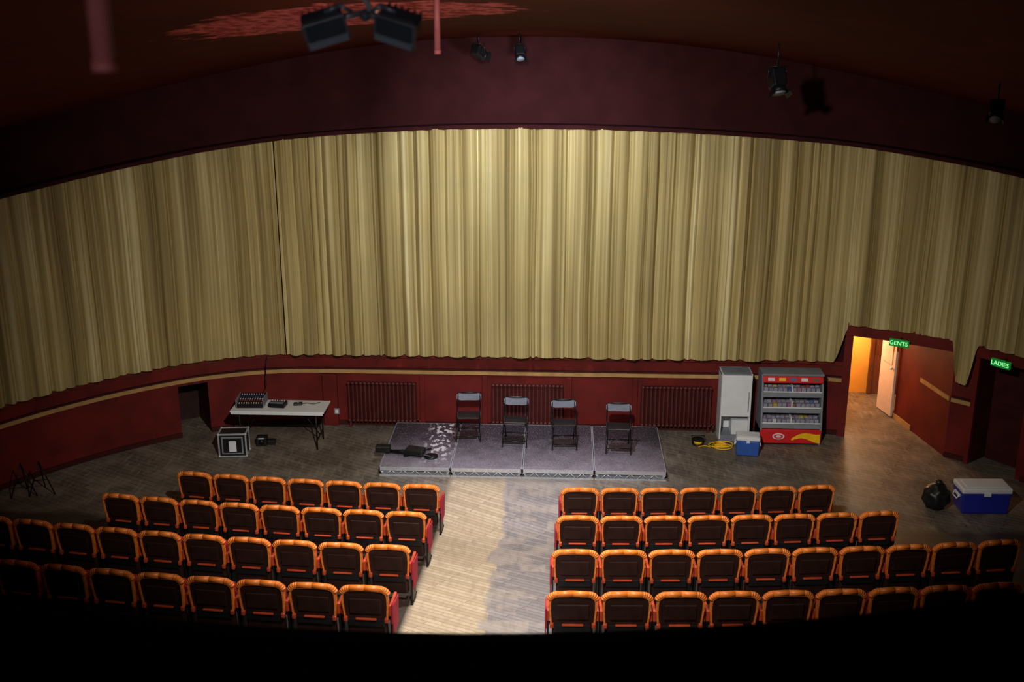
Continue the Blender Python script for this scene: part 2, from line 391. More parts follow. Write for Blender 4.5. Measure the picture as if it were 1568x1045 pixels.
# lintels
w = MB(); strip(w, sG0-0.12, sG1+0.02, 2.0, 2.24, 0.1, 'dado', thick=0.03); strip(w, sG0-0.14, sG0, 0, 2.2, 0.05, 'dado', thick=0.03)
strip(w, sD0-0.05, sD1+0.1, 2.0, 2.2, 0.1, 'dado', thick=0.03); strip(w, sD0-0.08, sD0, 0, 2.1, 0.04, 'dado', thick=.03); w.obj('trim_5')
# trims
w = MB(); strip(w, sL, sG0-0.14, 1.40, 1.47, 0.05, 'dado', thick=0.04); strip(w, sL, sG0-0.14, 1.375, 1.40, 0.02, 'cream', thick=0.02); w.obj('trim_1')
w = MB()
for (p, q) in ((sL, sG0-0.14), (sG1+.02, sD0-0.08), (sD1+.1, sR)): strip(w, p, q, 1.06, 1.14, 0.02, 'cream', thick=0.02)
w.obj('trim_2')
w = MB()
for (p, q) in ((sL, sG0-.14), (sG1+.02, sD0-0.08)): strip(w, p, q, 1.14, 1.17, 0.03, 'dado_dark', thick=0.02)
w.obj('trim_3')
w = MB()
for (p, q) in ((sL, sHl0), (sHl1, sG0-0.14), (sG1, sD0-.08), (sD1+.1, sR)): strip(w, p, q, 0, 0.09, 0.01, 'dado_dark', thick=0.02)
w.obj('baseboard_front')

# floor + ceiling
w = MB(); xs = [-11+0.3*i for i in range(74)]; ys = [-3+0.3*i for i in range(86)]
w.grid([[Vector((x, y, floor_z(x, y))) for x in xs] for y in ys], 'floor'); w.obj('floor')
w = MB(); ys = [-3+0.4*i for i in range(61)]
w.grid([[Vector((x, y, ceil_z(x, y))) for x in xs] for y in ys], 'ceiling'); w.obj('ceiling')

# ------------------------------------------------------------------ curtains
def curtain(name, s0, s1, zb, off, seed, ds=0.014):
    n = int((s1-s0)/ds); rows = 16
    rnd = random.Random(seed); V = []; F = []; UV = []
    edges = [s0-0.2]
    while edges[-1] < s1+0.3:
        edges.append(edges[-1]+rnd.choice((0.11, 0.15, 0.2, 0.26, 0.32, 0.38))*rnd.uniform(0.8, 1.2))
    deep = [rnd.choice((0.2, 0.4, 0.7, 1.1, 1.6)) for _ in edges]; ht = [rnd.uniform(0.45, 1.1) for _ in edges]
    fine = [s0-0.2]
    while fine[-1] < s1+0.3: fine.append(fine[-1]+rnd.uniform(0.045, 0.12))
    fd = [rnd.uniform(0.2, 1.0) for _ in fine]
    for i in range(n+1):
        s = s0+(s1-s0)*i/n; p = P(s); zt = head_z(p.x); b = zb(s)
        for j in range(rows+1):
            t = j/rows; z = b+(zt-b)*t
            sw = s+0.045*noise.noise(Vector((s*0.5, t*1.0, seed)))+0.015*noise.noise(Vector((s*2, t*2.0, seed+7)))
            k = max(0, min(len(edges)-2, bisect.bisect_right(edges, sw)-1)); u = (sw-edges[k])/(edges[k+1]-edges[k]); u = max(0, min(1, u))
            base = deep[k]*(1-u)+deep[k+1]*u
            body = math.sin(math.pi*u)**0.55
            wd = min(1.0, (edges[k+1]-edges[k])/0.22)
            o = 0.095*(ht[k]*wd*body-0.55*base*(1-body))
            k2 = max(0, min(len(fine)-2, bisect.bisect_right(fine, sw)-1)); u2 = max(0, min(1, (sw-fine[k2])/(fine[k2+1]-fine[k2])))
            o += 0.022*fd[k2]*(math.sin(math.pi*u2)**0.8)
            o *= 1.0+0.35*noise.noise(Vector((s*1.5, t*1.2, seed+11)))
            o = off+o+0.03*(1-t)*noise.noise(Vector((s*1.1, t*2, seed+3)))
            V.append(at(s, max(0.03, o), z)); UV.append((sw, z))
    for i in range(n):
        for j in range(rows):
            a = i*(rows+1)+j; F.append((a, a+rows+1, a+rows+2, a+1))
    me = bpy.data.meshes.new(name)
    me.from_pydata(V, [], F); me.materials.append(M['curtain'])
    uv = me.uv_layers.new(name='UVMap')
    for l in me.loops: uv.data[l.index].uv = UV[l.vertex_index]
    for p in me.polygons: p.use_smooth = True
    o = bpy.data.objects.new(name, me); scene.collection.objects.link(o); return o
sC0 = s_near(-4.5, 19.86); sC1 = s_near(4.4, 19.9)
def sm(a, b, x):
    t = max(0, min(1, (x-a)/(b-a))); return t*t*(3-2*t)
curtain('stage_curtain', sC0+0.01, sC1+0.04, lambda s: 1.48, 0.18, 1)
curtain('stage_curtain', sL, sC0-0.01, lambda s: 1.48, 0.13, 2)
def zbr(s):
    up = sm(sG0-0.35, sG0-0.05, s)*(1-sm(sG1-0.02, sG1+0.1, s)); up2 = sm(sD0-0.15, sD0, s)*(1-sm(sD1+0.05, sD1+0.2, s))
    return 1.48+0.74*max(up, up2)
curtain('stage_curtain', sC1+0.03, sR, zbr, 0.14, 3)
w = MB()
def ztc(s): return head_z(P(s).x)
strip(w, sL, sR, lambda s: ztc(s)-0.015, lambda s: ztc(s)+0.05, 0.26, 'wall_up', thick=0.03); w.obj('trim_6')

# ------------------------------------------------------------------ radiators
def radiator(x0, x1):
    b = MB(); n = int((x1-x0)/0.075); L = x1-x0
    for i in range(n):
        x = -L/2+(i+0.5)*L/n
        b.box((x, 0, 0.52), (0.045, 0.1, 0.78), 'radiator', bev=0.015)
        b.box((x, -0.02, 0.9), (0.06, 0.12, 0.05), 'radiator', bev=0.015); b.box((x, -0.02, 0.15), (0.06, 0.12, 0.05), 'radiator', bev=0.015)
    for x in (-L/2+0.05, L/2-0.05): b.bx(x-0.02, x+0.02, -0.04, 0.04, 0.0, 0.15, 'radiator')
    b.bx(-L/2, L/2, 0.03, 0.045, 0.14, 0.9, 'dado_dark')
    b.cyl((L/2-0.02, 0, 0.16), (L/2+0.05, 0, 0.16), 0.015, 'radiator'); b.cyl((L/2+0.05, 0, 0.16), (L/2+0.05, 0, 0.0), 0.012, 'radiator')
    b.obj('radiator', ((x0+x1)/2, 19.79, 0))
radiator(-3.38, -2.05); radiator(-0.62, 0.75); radiator(2.20, 3.54)

# ------------------------------------------------------------------ stage platform
st = bpy.data.objects.new('stage_platform', None); scene.collection.objects.link(st)
SX0, SX1, SY0, SY1, SH = -2.42, 2.52, 17.5, 19.6, 0.17
dw = (SX1-SX0)/4
for i in range(4):
    b = MB(); x0 = SX0+dw*i+0.006; x1 = SX0+dw*(i+1)-0.006
    b.bx(x0+0.012, x1-0.012, SY0+0.012, SY1-0.012, SH-0.03, SH, 'deck')
    for (xa, xb, ya, yb) in ((x0, x0+0.012, SY0, SY1), (x1-0.012, x1, SY0, SY1), (x0, x1, SY0, SY0+0.018), (x0, x1, SY1-0.014, SY1)):
        b.bx(xa, xb, ya, yb, SH-0.06, SH+0.001, 'steel')
    b.bx(x0, x1, SY0+0.01, SY0+0.03, 0.0, 0.03, 'steel')
    n = 12
    for k in range(n):
        xa = x0+(x1-x0)*k/n; xb = x0+(x1-x0)*(k+1)/n
        b.cyl((xa, SY0+0.02, 0.02 if k % 2 else SH-0.06), (xb, SY0+0.02, SH-0.06 if k % 2 else 0.02), 0.009, 'steel', 6)
    for x in (x0+0.05, x1-0.05):
        for y in (SY0+0.05, SY1-0.05): b.cyl((x, y, 0), (x, y, SH-0.03), 0.024, 'steel')
    b.bx(x0+.02, x1-.02, SY0+.05, SY0+.06, 0.0, SH-.03, 'grey')
    o = b.obj('deck_%d' % (i+1)); o.parent = st

# ------------------------------------------------------------------ folding chairs (on stage, facing the seats = -Y)
def folding_chair_mesh():
    b = MB()
    for sx in (-1, 1):
        x = 0.21*sx
        b.tube([(x*0.95, 0.26, 0.78), (x, 0.17, 0.53), (x, -0.02, 0.34), (x*1.03, -0.24, 0.012)], 0.012, 'black_metal')
        b.tube([(x*0.9, -0.17, 0.42), (x*0.9, 0.06, 0.28), (x*0.92, 0.27, 0.012)], 0.011, 'black_metal')
        b.sph((x*1.03, -0.24, 0.019), 0.018, 'black'); b.sph((x*.92, 0.27, 0.019), 0.018, 'black')
    b.cyl((-0.215, -0.19, 0.09), (0.215, -0.19, 0.09), 0.009, 'black_metal'); b.cyl((-0.19, 0.2, 0.1), (0.19, 0.2, 0.1), 0.009, 'black_metal')
    b.cyl((-0.2, 0.26, 0.775), (0.2, 0.26, 0.775), 0.012, 'black_metal')
    b.box((0, 0.0, 0.435), (0.40, 0.38, 0.03), 'black', bev=0.014, rot=(-0.05, 0, 0))
    rows = []
    for j in range(7):
        t = j/6; row = []
        for i in range(13):
            u = i/12*2-1; h = 0.075*(1-0.55*abs(u)**6)
            z = 0.71+(t*2-1)*h; row.append(Vector((u*0.225, 0.225+0.03*(1-u*u)+0.02*(t-.5), z)))
        rows.append(row)
    b.grid(rows, 'chair_grey')
    b.grid([[p+Vector((0, 0.014, 0)) for p in r] for r in rows], 'chair_grey')
    b.grid([[p for p in rows[-1]], [p+Vector((0, 0.014, 0)) for p in rows[-1]]], 'chair_grey')
    b.grid([[p for p in rows[0]], [p+Vector((0, 0.014, 0)) for p in rows[0]]], 'chair_grey')
    return b.mesh('folding_chair')
fc = folding_chair_mesh()
for (x, y, r) in ((-0.98, 18.92, 0.05), (-0.12, 18.72, -0.03), (0.76, 18.62, 0.06), (1.73, 18.48, -0.02)):
    link('folding_chair', fc, (x, y, SH+0.002), r)

b = MB()
b.tube([(-0.5, 0.05, 0.03), (0.45, -0.05, 0.03)], 0.022, 'black_metal'); b.tube([(-0.45, -0.02, 0.06), (0.3, 0.03, 0.09)], 0.016, 'black_metal')
b.tube([(-0.1, 0.12, 0.03), (0.5, -0.12, 0.05)], 0.018, 'black_metal'); b.tube([(0.0, -0.12, 0.03), (0.45, 0.08, 0.12)], 0.018, 'black_metal')
b.box((-0.42, 0.03, 0.08), (0.26, 0.16, 0.12), 'black', rot=(0, 0, 0.1), bev=0.02); b.box((0.18, 0, 0.09), (0.34, 0.2, 0.1), 'black', rot=(0.1, 0, -0.15), bev=0.02)
b.cyl((0.47, -0.02, 0.0), (0.47, -0.02, 0.03), 0.12, 'black_metal', 20); b.sph((-0.52, 0.05, 0.05), 0.04, 'black')
b.obj('folded_keyboard_stand', (-2.03, 18.05, SH+0.003), -0.14)

# ------------------------------------------------------------------ theatre seats
def outline(w, z0, z1, r, inset=0.0, insz=None, lean=0.12, y0=0.0, n=6):
    insz = inset if insz is None else insz
    hw = w/2-inset; zt = z1-insz; rr = max(0.02, r-inset*0.5)
    pts = [(-hw*0.94, z0)]
    pts.append((-hw, z0+(zt-z0)*0.5))
    for i in range(n+1):
        a = math.pi-(math.pi/2)*i/n; pts.append((-hw+rr+rr*math.cos(a), zt-rr+rr*math.sin(a)))
    pts.append((0, zt+0.008))
    for i in range(n+1):
        a = math.pi/2-(math.pi/2)*i/n; pts.append((hw-rr+rr*math.cos(a), zt-rr+rr*math.sin(a)))
    pts.append((hw, z0+(zt-z0)*0.5)); pts.append((hw*0.94, z0))
    return [Vector((x, y0-lean*(z-z0), z)) for x, z in pts]
def seat_mesh(end=0):
    b = MB(); W = 0.53
    o = outline(W, 0.42, 0.84, 0.09); i = outline(W, 0.42, 0.84, 0.09, 0.020, 0.04)
    b.ring(o, i, (0, 0.06, 0.008), 'seat_wood')
    q0 = o[3:-3]
    for k, (p, q) in enumerate(zip(q0[:-1], q0[1:])):
        m0 = p+Vector((0, 0.03, -0.014)); m1 = q+Vector((0, 0.03, -0.014))
        b.cyl(m0, m1, 0.034, 'seat_wood', 10)
    b.poly([p+Vector((0, 0.015, 0)) for p in i], (0, 0.03, 0.004), 'seat_back')
    b.box((0, -0.018, 0.60), (0.36, 0.02, 0.20), 'seat_back', rot=(0.12, 0, 0), bev=0.008)
    b.box((0, 0.03, 0.37), (0.42, 0.035, 0.10), 'black', bev=0.01)
    b.box((0, 0.0, 0.425), (0.24, 0.03, 0.022), 'seat_arm', bev=0.008)
    for sx in (-1, 1): b.box((sx*0.235, 0.0, 0.42), (0.045, 0.05, 0.06), 'seat_arm', bev=0.012)
    # underside pan of the tipped-up squab, seen through the gap below the back
    b.box((0, 0.10, 0.25), (0.46, 0.10, 0.24), 'seat_back', rot=(0.15, 0, 0), bev=0.03)
    b.box((0, 0.065, 0.60), (0.43, 0.06, 0.36), 'seat_red', rot=(0.12, 0, 0), bev=0.025)
    b.box((0, 0.20, 0.50), (0.44, 0.10, 0.40), 'seat_red', rot=(0.2, 0, 0), bev=0.03)
    for sx in (-1, 1):
        x = 0.276*sx
        b.box((x, 0.2, 0.575), (0.036, 0.30, 0.035), 'seat_arm', bev=0.012)
        b.box((x, 0.055, 0.52), (0.036, 0.05, 0.14), 'seat_arm', bev=0.01)
        b.poly([(x-0.012, 0.06, 0.0), (x-0.012, 0.30, 0.0), (x-0.012, 0.26, 0.25), (x-0.012, 0.32, 0.555), (x-0.012, 0.03, 0.555), (x-0.012, 0.06, 0.3)], (0.024, 0, 0), 'black')
        b.box((x, 0.18, 0.012), (0.034, 0.32, 0.02), 'black_metal')
        b.cyl((0.2*sx, 0.12, 0.38), (0.275*sx, 0.12, 0.38), 0.02, 'black_metal')
    if end:
        x = 0.297*end
        b.poly([(x, 0.04, 0.22), (x, 0.31, 0.22), (x, 0.36, 0.55), (x, 0.02, 0.59)], (0.012*end, 0, 0), 'seat_red')
        b.box((x, 0.02, 0.5), (0.02, 0.05, 0.26), 'seat_red', bev=.008)
    return b.mesh('theater_seat')
SM = {0: seat_mesh(0), 1: seat_mesh(1), -1: seat_mesh(-1)}
rows = [(15.25, 7, 7, -1.40, 1.00), (13.80, 8, 8, -1.42, 0.95), (12.35, 10, 10, -1.44, 0.90), (10.90, 9, 9, -1.47, 0.86)]
PITCH = 0.597
for (y0, nl, nr, xl, xr) in rows:
    for side, n, xs0 in ((-1, nl, xl), (1, nr, xr)):
        x = xs0
        for i in range(n):
            y = y0+K*x*x; ang = math.atan(2*K*x)
            z = 0.172*max(0, 15.35-y0)
            link('theater_seat', SM[-side if i == 0 else 0], (x, y+0.04, z-0.005), ang)
            x += side*PITCH*math.cos(ang)

# ------------------------------------------------------------------ balcony (photographer stands here)
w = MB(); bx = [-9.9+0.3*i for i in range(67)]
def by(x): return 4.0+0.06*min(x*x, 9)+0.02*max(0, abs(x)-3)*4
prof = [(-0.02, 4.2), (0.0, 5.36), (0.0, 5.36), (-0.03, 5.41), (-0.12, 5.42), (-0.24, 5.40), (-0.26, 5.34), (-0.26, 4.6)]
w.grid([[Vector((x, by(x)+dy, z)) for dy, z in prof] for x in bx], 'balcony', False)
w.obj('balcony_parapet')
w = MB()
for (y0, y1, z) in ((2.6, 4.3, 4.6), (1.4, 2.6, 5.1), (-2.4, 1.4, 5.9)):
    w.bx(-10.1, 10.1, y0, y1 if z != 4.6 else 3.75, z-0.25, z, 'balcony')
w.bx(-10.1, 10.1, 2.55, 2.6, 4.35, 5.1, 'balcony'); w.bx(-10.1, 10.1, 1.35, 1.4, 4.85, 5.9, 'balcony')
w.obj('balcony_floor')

# ------------------------------------------------------------------ props
b = MB()
b.box((0, 0, 0.735), (1.72, 0.62, 0.035), 'white', bev=0.01)
b.box((0, -0.305, 0.715), (1.68, 0.012, 0.05), 'white')
for sx in (-1, 1):
    x = 0.70*sx
    b.tube([(x, -0.25, 0.72), (x, -0.26, 0.01)], 0.014, 'black_metal'); b.tube([(x, 0.25, 0.72), (x, 0.26, 0.01)], 0.014, 'black_metal')
    b.cyl((x, -0.25, 0.2), (x, 0.25, 0.2), 0.01, 'black_metal'); b.cyl((x, 0, 0.2), (0.35*sx, 0, 0.71), 0.01, 'black_metal')
b.obj('folding_table', (-4.43, 18.86, 0))
b = MB()
b.poly([(-0.24, -0.2, 0), (-0.24, 0.2, 0), (-0.24, 0.2, 0.15), (-0.24, -0.2, 0.05)], (0.48, 0, 0), 'black_metal')
b.bx(-0.25, -0.235, -0.21, 0.21, 0, 0.16, 'grey', 0.004); b.bx(0.235, 0.25, -0.21, 0.21, 0, 0.16, 'grey', 0.004)
for i in range(10):
    for j in range(5):
        x = -0.2+i*0.044; y = -0.06+j*0.05; z = 0.05+(y+0.2)*0.25
        b.cyl((x, y, z), (x, y-0.003, z+0.02), 0.009, ('redplastic', 'white', 'grey', 'blue', 'white')[j], 8)
    b.box((-0.2+i*0.044, -0.14, 0.075), (0.014, 0.025, 0.015), 'white', rot=(0.24, 0, 0))
b.obj('mixing_desk', (-4.97, 18.91, 0.7555), 0.06)
b = MB()
b.box((0, 0, 0.04), (0.3, 0.22, 0.08), 'black_metal', bev=0.01); b.box((0, -0.06, 0.085), (0.24, 0.06, 0.01), 'grey')
for i in range(6): b.cyl((-0.11+i*0.044, 0.04, 0.08), (-0.11+i*0.044, 0.04, 0.1), 0.01, 'white', 8)
b.obj('audio_amplifier', (-4.47, 18.84, 0.7555), -0.1)
b = MB(); b.box((0, 0, 0.02), (0.16, 0.11, 0.035), 'black', bev=0.008); b.cyl((0, 0, 0.035), (0, 0, 0.05), 0.015, 'grey')
b.tube([(0.08, 0, 0.02), (0.16, 0.05, 0.01), (0.28, -0.02, 0.01), (0.4, 0.04, 0.01)], 0.006, 'black'); b.obj('headphone_amplifier', (-4.12, 18.92, 0.7555), 0.2)
b = MB(); FX, FY = 0.24, 0.16
b.box((0, 0, 0.235), (FX*2, FY*2, 0.43), 'black', bev=0.01)
for x in (-FX, FX):
    for y in (-FY, FY): b.bx(x-0.014, x+0.014, y-0.014, y+0.014, 0.02, 0.45, 'steel', .004)
for z in (0.025, 0.445):
    for y in (-FY, FY): b.bx(-FX, FX, y-0.014, y+0.014, z-0.014, z+0.014, 'steel', .004)
    for x in (-FX, FX): b.bx(x-0.014, x+0.014, -FY, FY, z-0.014, z+0.014, 'steel', .004)
for x in (-FX, FX):
    for y in (-FY, FY):
        for z in (0.03, 0.445): b.sph((x, y, z), 0.026, 'steel')
b.bx(-0.19, 0.19, -FY-.01, -FY, 0.07, 0.40, 'grey', .003); b.bx(-0.165, 0.165, -FY-.014, -FY-.005, 0.095, 0.375, 'black', .003); b.bx(-0.06, 0.07, -FY-.02, -FY-.01, 0.12, 0.32, 'white', .003)
b.obj('flight_case', (-5.18, 18.34, 0), 0.1)
b = MB(); b.box((0, 0, 0.09), (0.2, 0.18, 0.17), 'black', bev=0.015); b.cyl((0, -0.09, 0.09), (0, -0.1, 0.09), 0.05, 'black_metal', 16)
b.box((0.17, 0.02, 0.05), (0.14, 0.12, 0.09), 'black', bev=.01); b.box((0, -0.1, 0.16), (0.1, 0.01, 0.02), 'white')
b.obj('small_speaker', (-4.80, 18.80, 0), 0.1)
b = MB(); b.tube([(-4.86, 19.72, 1.44), (-4.87, 19.6, 1.2), (-4.85, 19.5, 0.9), (-4.9, 19.14, 0.765)], 0.008, 'black'); b.obj('hanging_cable')
b = MB(); b.bx(-.05, .05, -.02, .0, -.06, .06, 'grey', .006); b.bx(-.03, .03, -.028, -.02, -.035, .035, 'white', .003); b.obj('wall_socket', (-3.6, 19.82, 0.30))

# drinks fridge
b = MB(); W, D, Hh = 0.56, 0.44, 1.32
b.bx(-W/2, -W/2+.03, 0, D, 0, Hh, 'white', .005); b.bx(W/2-.03, W/2, 0, D, 0, Hh, 'white', .005)
b.bx(-W/2, W/2, D-.03, D, 0, Hh, 'white'); b.bx(-W/2, W/2, 0, D, Hh-.05, Hh, 'grey', .01); b.bx(-W/2+.03, W/2-.03, 0.01, D, 0.04, 0.12, 'grey')
b.bx(-W/2+.005, W/2-.005, -0.03, 0.02, 0.50, Hh-.02, 'white', .012)
b.bx(-W/2+.03, W/2-.03, .02, D-.03, 0.48, 0.51, 'white'); b.bx(-.05, W/2-.03, .04, D-.03, 0.12, 0.40, 'white', .01)
b.bx(W/2-.07, W/2-.05, -0.055, -0.03, 0.6, 1.0, 'steel', .006)
b.bx(-W/2, W/2, -.01, .01, 0.0, 0.05, 'grey')
b.obj('upright_fridge', (3.92, 19.37, 0))
# ice cream display freezer
b = MB(); W = 1.12; D = 0.56
side = [(0.02, 0.0), (D, 0.0), (D, 1.32), (0.20, 1.32), (0.14, 1.22), (0.0, 0.36)]
for x in (-W/2, W/2-.035): b.poly([(x, y, z) for y, z in side], (0.035, 0, 0), 'grey')
b.bx(-W/2+.03, W/2-.03, D-.03, D, 0.3, 1.3, 'grey')
b.box((0, 0.30, 1.325), (W, 0.4, 0.04), 'grey', bev=.01)
b.box((0, 0.13, 1.24), (W-0.02, 0.05, 0.15), 'redplastic', rot=(-0.5, 0, 0), bev=.02)
for i in range(5): b.box((-0.4+i*0.2, 0.10, 1.24), (0.12, 0.012, 0.06), ('white', 'yellow', 'prod2', 'white', 'prod4')[i], rot=(-0.5, 0, 0))
b.bx(-W/2, W/2, 0.0, D, 0.03, 0.30, 'redplastic', .012); b.bx(-W/2+.02, W/2-.02, 0.03, D, 0.0, 0.04, 'black')
for k, (yf, z) in enumerate(((0.02, 0.38), (0.06, 0.67), (0.10, 0.96))):
    b.bx(-W/2+.03, W/2-.03, yf+.02, D-.03, z-.03, z, 'purple')
    b.box((0, yf, z-0.01), (W-.06, 0.02, 0.10), 'grey', rot=(-0.15, 0, 0), bev=.006)
    b.box((0, yf-.012, z+0.045), (W-.06, 0.02, 0.022), 'white', rot=(-0.15, 0, 0), bev=.004)
    b.bx(-.01, .01, yf+.01, D-.03, z, z+.16, 'white')
    rnd = random.Random(k)
    for i in range(12):
        for j in range(3):
            x = -W/2+0.09+i*(W-0.18)/11; y = yf+0.08+j*0.12
            b.box((x, y, z+0.05+0.02*j), (0.075, 0.10, 0.09+0.03*rnd.random()), 'prod%d' % rnd.randrange(6) if rnd.random() < .35 else 'purple', rot=(rnd.uniform(-.1, .1), 0, rnd.uniform(-.1, .1)), bev=.006)
t = [(-0.22+0.11*math.cos(a), -0.004, 0.17+0.06*math.sin(a)) for a in [2*math.pi*i/20 for i in range(20)]]
b.poly(t, (0, -0.006, 0), 'white')
t = [(-0.22+0.085*math.cos(a), -0.011, 0.17+0.042*math.sin(a)) for a in [2*math.pi*i/20 for i in range(20)]]
b.poly(t, (0, -0.003, 0), 'redplastic')
t = [(-0.22+0.05*math.cos(a), -0.015, 0.17+0.022*math.sin(a)) for a in [2*math.pi*i/16 for i in range(16)]]
b.poly(t, (0, -0.002, 0), 'white')
for i in range(16):
    t0 = i/16; t1 = (i+1)/16
    def sw(t): x = 0.02+0.52*t; z = 0.09+0.05*math.sin(t*4.6); h = 0.04+0.14*t; return x, z, h
    xa, za, ha = sw(t0); xb, zb_, hb = sw(t1)
    b.poly([(xa, -0.004, za), (xb, -0.004, zb_), (xb, -0.004, min(.29, zb_+hb)), (xa, -0.004, min(.29, za+ha))], (0, -0.006, 0), 'yellow')
b.obj('ice_cream_freezer', (4.93, 19.24, 0), 0.0)

def cooler(name, w, d, h, body, loc, rz):
    b = MB()
    b.box((0, 0, h*0.40), (w, d, h*0.78), body, bev=0.03, taper=0.93, seg=3)
    b.box((0, 0, h*0.88), (w*1.02, d*1.03, h*0.2), 'white', bev=0.025, seg=3)
    b.box((0, 0, h*0.985), (w*0.8, d*0.75, h*0.03), 'white', bev=0.006)
    b.box((0, -d*0.52, h*0.77), (w*0.14, 0.015, h*0.14), 'white', bev=.004)
    for sx in (-1, 1):
        b.box((sx*w*0.505, 0, h*0.62), (0.03, d*0.5, h*0.1), 'white', bev=.01)
        b.tube([(sx*w*0.52, -d*0.22, h*0.62), (sx*w*0.55, -d*0.2, h*0.5), (sx*w*0.55, d*0.2, h*0.5), (sx*w*0.52, d*0.22, h*0.62)], 0.01, 'white')
    return b.obj(name, loc, rz)
cooler('cool_box', 0.78, 0.42, 0.46, 'blue', (7.48, 16.66, 0.0), 0.03)
cooler('cool_box', 0.42, 0.32, 0.38, 'blue2', (4.08, 18.80, 0.0), -0.12)
b = MB(); t = bmesh.new(); bmesh.ops.create_icosphere(t, subdivisions=4, radius=1)
for v in t.verts:
    n = v.co.normalized(); f = 1+0.16*noise.noise(n*2.2)+0.08*noise.noise(n*6)
    v.co = Vector((n.x*0.21*f, n.y*0.2*f, max(0.0, 0.19+n.z*0.23*f)))
b._merge(t, 'black', smooth=True); b.cyl((0, 0, 0.38), (0.02, 0, 0.47), 0.03, 'black', 10, 0.06)
M['black'].node_tree.nodes['Principled BSDF'].inputs['Roughness'].default_value = 0.45
b.obj('rubbish_bag', (6.78, 16.70, 0))
b = MB(); b.cyl((0, 0, 0), (0, 0, 0.02), 0.11, 'black', 20); b.cyl((0, 0, 0.02), (0, 0, 0.09), 0.08, 'yellow', 20); b.cyl((0, 0, 0.09), (0, 0, 0.11), 0.11, 'black', 20)
b.tube([(-.1, 0, .02), (-.12, 0, .17), (.12, 0, .17), (.1, 0, .02)], .01, 'black'); b.obj('cable_reel', (3.24, 19.2, 0.0))
cu = bpy.data.curves.new('extension_cable', 'CURVE'); cu.dimensions = '3D'; cu.bevel_depth = 0.009; cu.bevel_resolution = 2
sp = cu.splines.new('POLY'); pts = []
for i in range(200):
    a = i/200*2*math.pi*7; r = 0.13+0.05*math.sin(a*0.37)
    pts.append((r*math.cos(a)+0.04*math.sin(a*.21), 0.7*r*math.sin(a)+0.02*math.cos(a*.3), 0.012+0.0003*i+0.01*math.sin(a*.7)**2))
pts += [(-.2-.03*i, 0.05*math.sin(i*.5), .012) for i in range(8)]
sp.points.add(len(pts)-1)
for p, c in zip(sp.points, pts): p.co = c+(1,)
cu.materials.append(M['yellow']); o = bpy.data.objects.new('extension_cable', cu); scene.collection.objects.link(o); o.location = (3.64, 19.05, 0)

b = MB()
for dx in (0, 0.28):
    b.tube([(dx-0.18, 0, 0.012), (dx+0.02, 0.05, 0.6)], 0.011, 'black_metal'); b.tube([(dx+0.22, 0, 0.012), (dx+0.02, 0.05, 0.6)], 0.011, 'black_metal')
    b.tube([(dx+0.02, 0.35, 0.012), (dx+0.02, 0.05, 0.6)], 0.011, 'black_metal'); b.cyl((dx-0.1, 0.02, 0.28), (dx+0.14, 0.02, 0.28), 0.009, 'black_metal')
b.obj('folded_stand', (-8.15, 16.35, 0), 0.3)

# signs
def sign(body, s, z, w, h):
    p = at(s, 0.33, z); n = Nrm(s); ang = math.atan2(n.y, n.x)+math.pi/2
    b = MB(); b.box((0, 0, 0), (w, 0.05, h), 'sign_green', bev=0.006); b.box((0, 0.10, h/2-.02), (0.03, 0.16, 0.02), 'black')
    o = b.obj('exit_sign', p, ang); text(o, body, h*0.8, (0, -0.03, 0), (math.pi/2, 0, 0), 'sign_white'); return o
sign('GENTS', s_near(6.74, 19.40)+0.07, 2.05, 0.34, 0.13)
sign('LADIES', sD0+0.52, 2.06, 0.34, 0.13)

# ------------------------------------------------------------------ ceiling lanterns and pipes
def lantern(loc, size, pitch, yaw, stem, name='stage_lantern'):
    b = MB(); s = size; R = Euler((pitch, 0, yaw)).to_matrix().to_4x4()
    c = MB()
    c.box((0, 0, 0), (0.62*s, 0.8*s, 0.62*s), 'black_metal', bev=0.08*s); c.cyl((0, -0.4*s, 0), (0, -0.62*s, 0), 0.3*s, 'black_metal', 16, 0.34*s)
    c.cyl((0, -0.60*s, 0), (0, -0.63*s, 0), 0.27*s, 'grey', 16)
    for sx in (-1, 1): c.box((sx*0.38*s, -0.66*s, 0.05*s), (0.02*s, 0.26*s, 0.5*s), 'black_metal', rot=(0, 0, sx*0.35))
    bmesh.ops.transform(c.bm, matrix=R, verts=c.bm.verts)
    for k in c.mats: b.mi(k)
    me = bpy.data.meshes.new('t'); c.bm.to_mesh(me); c.bm.free(); b.bm.from_mesh(me); bpy.data.meshes.remove(me)
    b.tube([(-0.36*s, 0, 0), (-0.36*s, 0, 0.5*s), (0.36*s, 0, 0.5*s), (0.36*s, 0, 0)], 0.025*s, 'black_metal')
    b.cyl((0, 0, 0.5*s), (0, 0, 0.5*s+stem), 0.03*s+0.004, 'black_metal')
    return b.obj(name, loc)
def hang(x, y, z, size, pitch, yaw): lantern((x, y, z), size, pitch, yaw, max(0.02, ceil_z(x, y)-z-0.5*size-0.005))
hang(-0.72, 18.6, 7.06, 0.26, 0.5, 2.6); hang(-0.05, 18.6, 7.06, 0.24, 0.9, 0.2)
hang(3.64, 16.0, 6.82, 0.34, 1.1, 0.3); hang(6.32, 15.0, 6.50, 0.26, 0.8, -0.4)
tw = bpy.data.objects.new('twin_floodlight', None); scene.collection.objects.link(tw); tw.location = (-0.27, 5.4, 7.80)
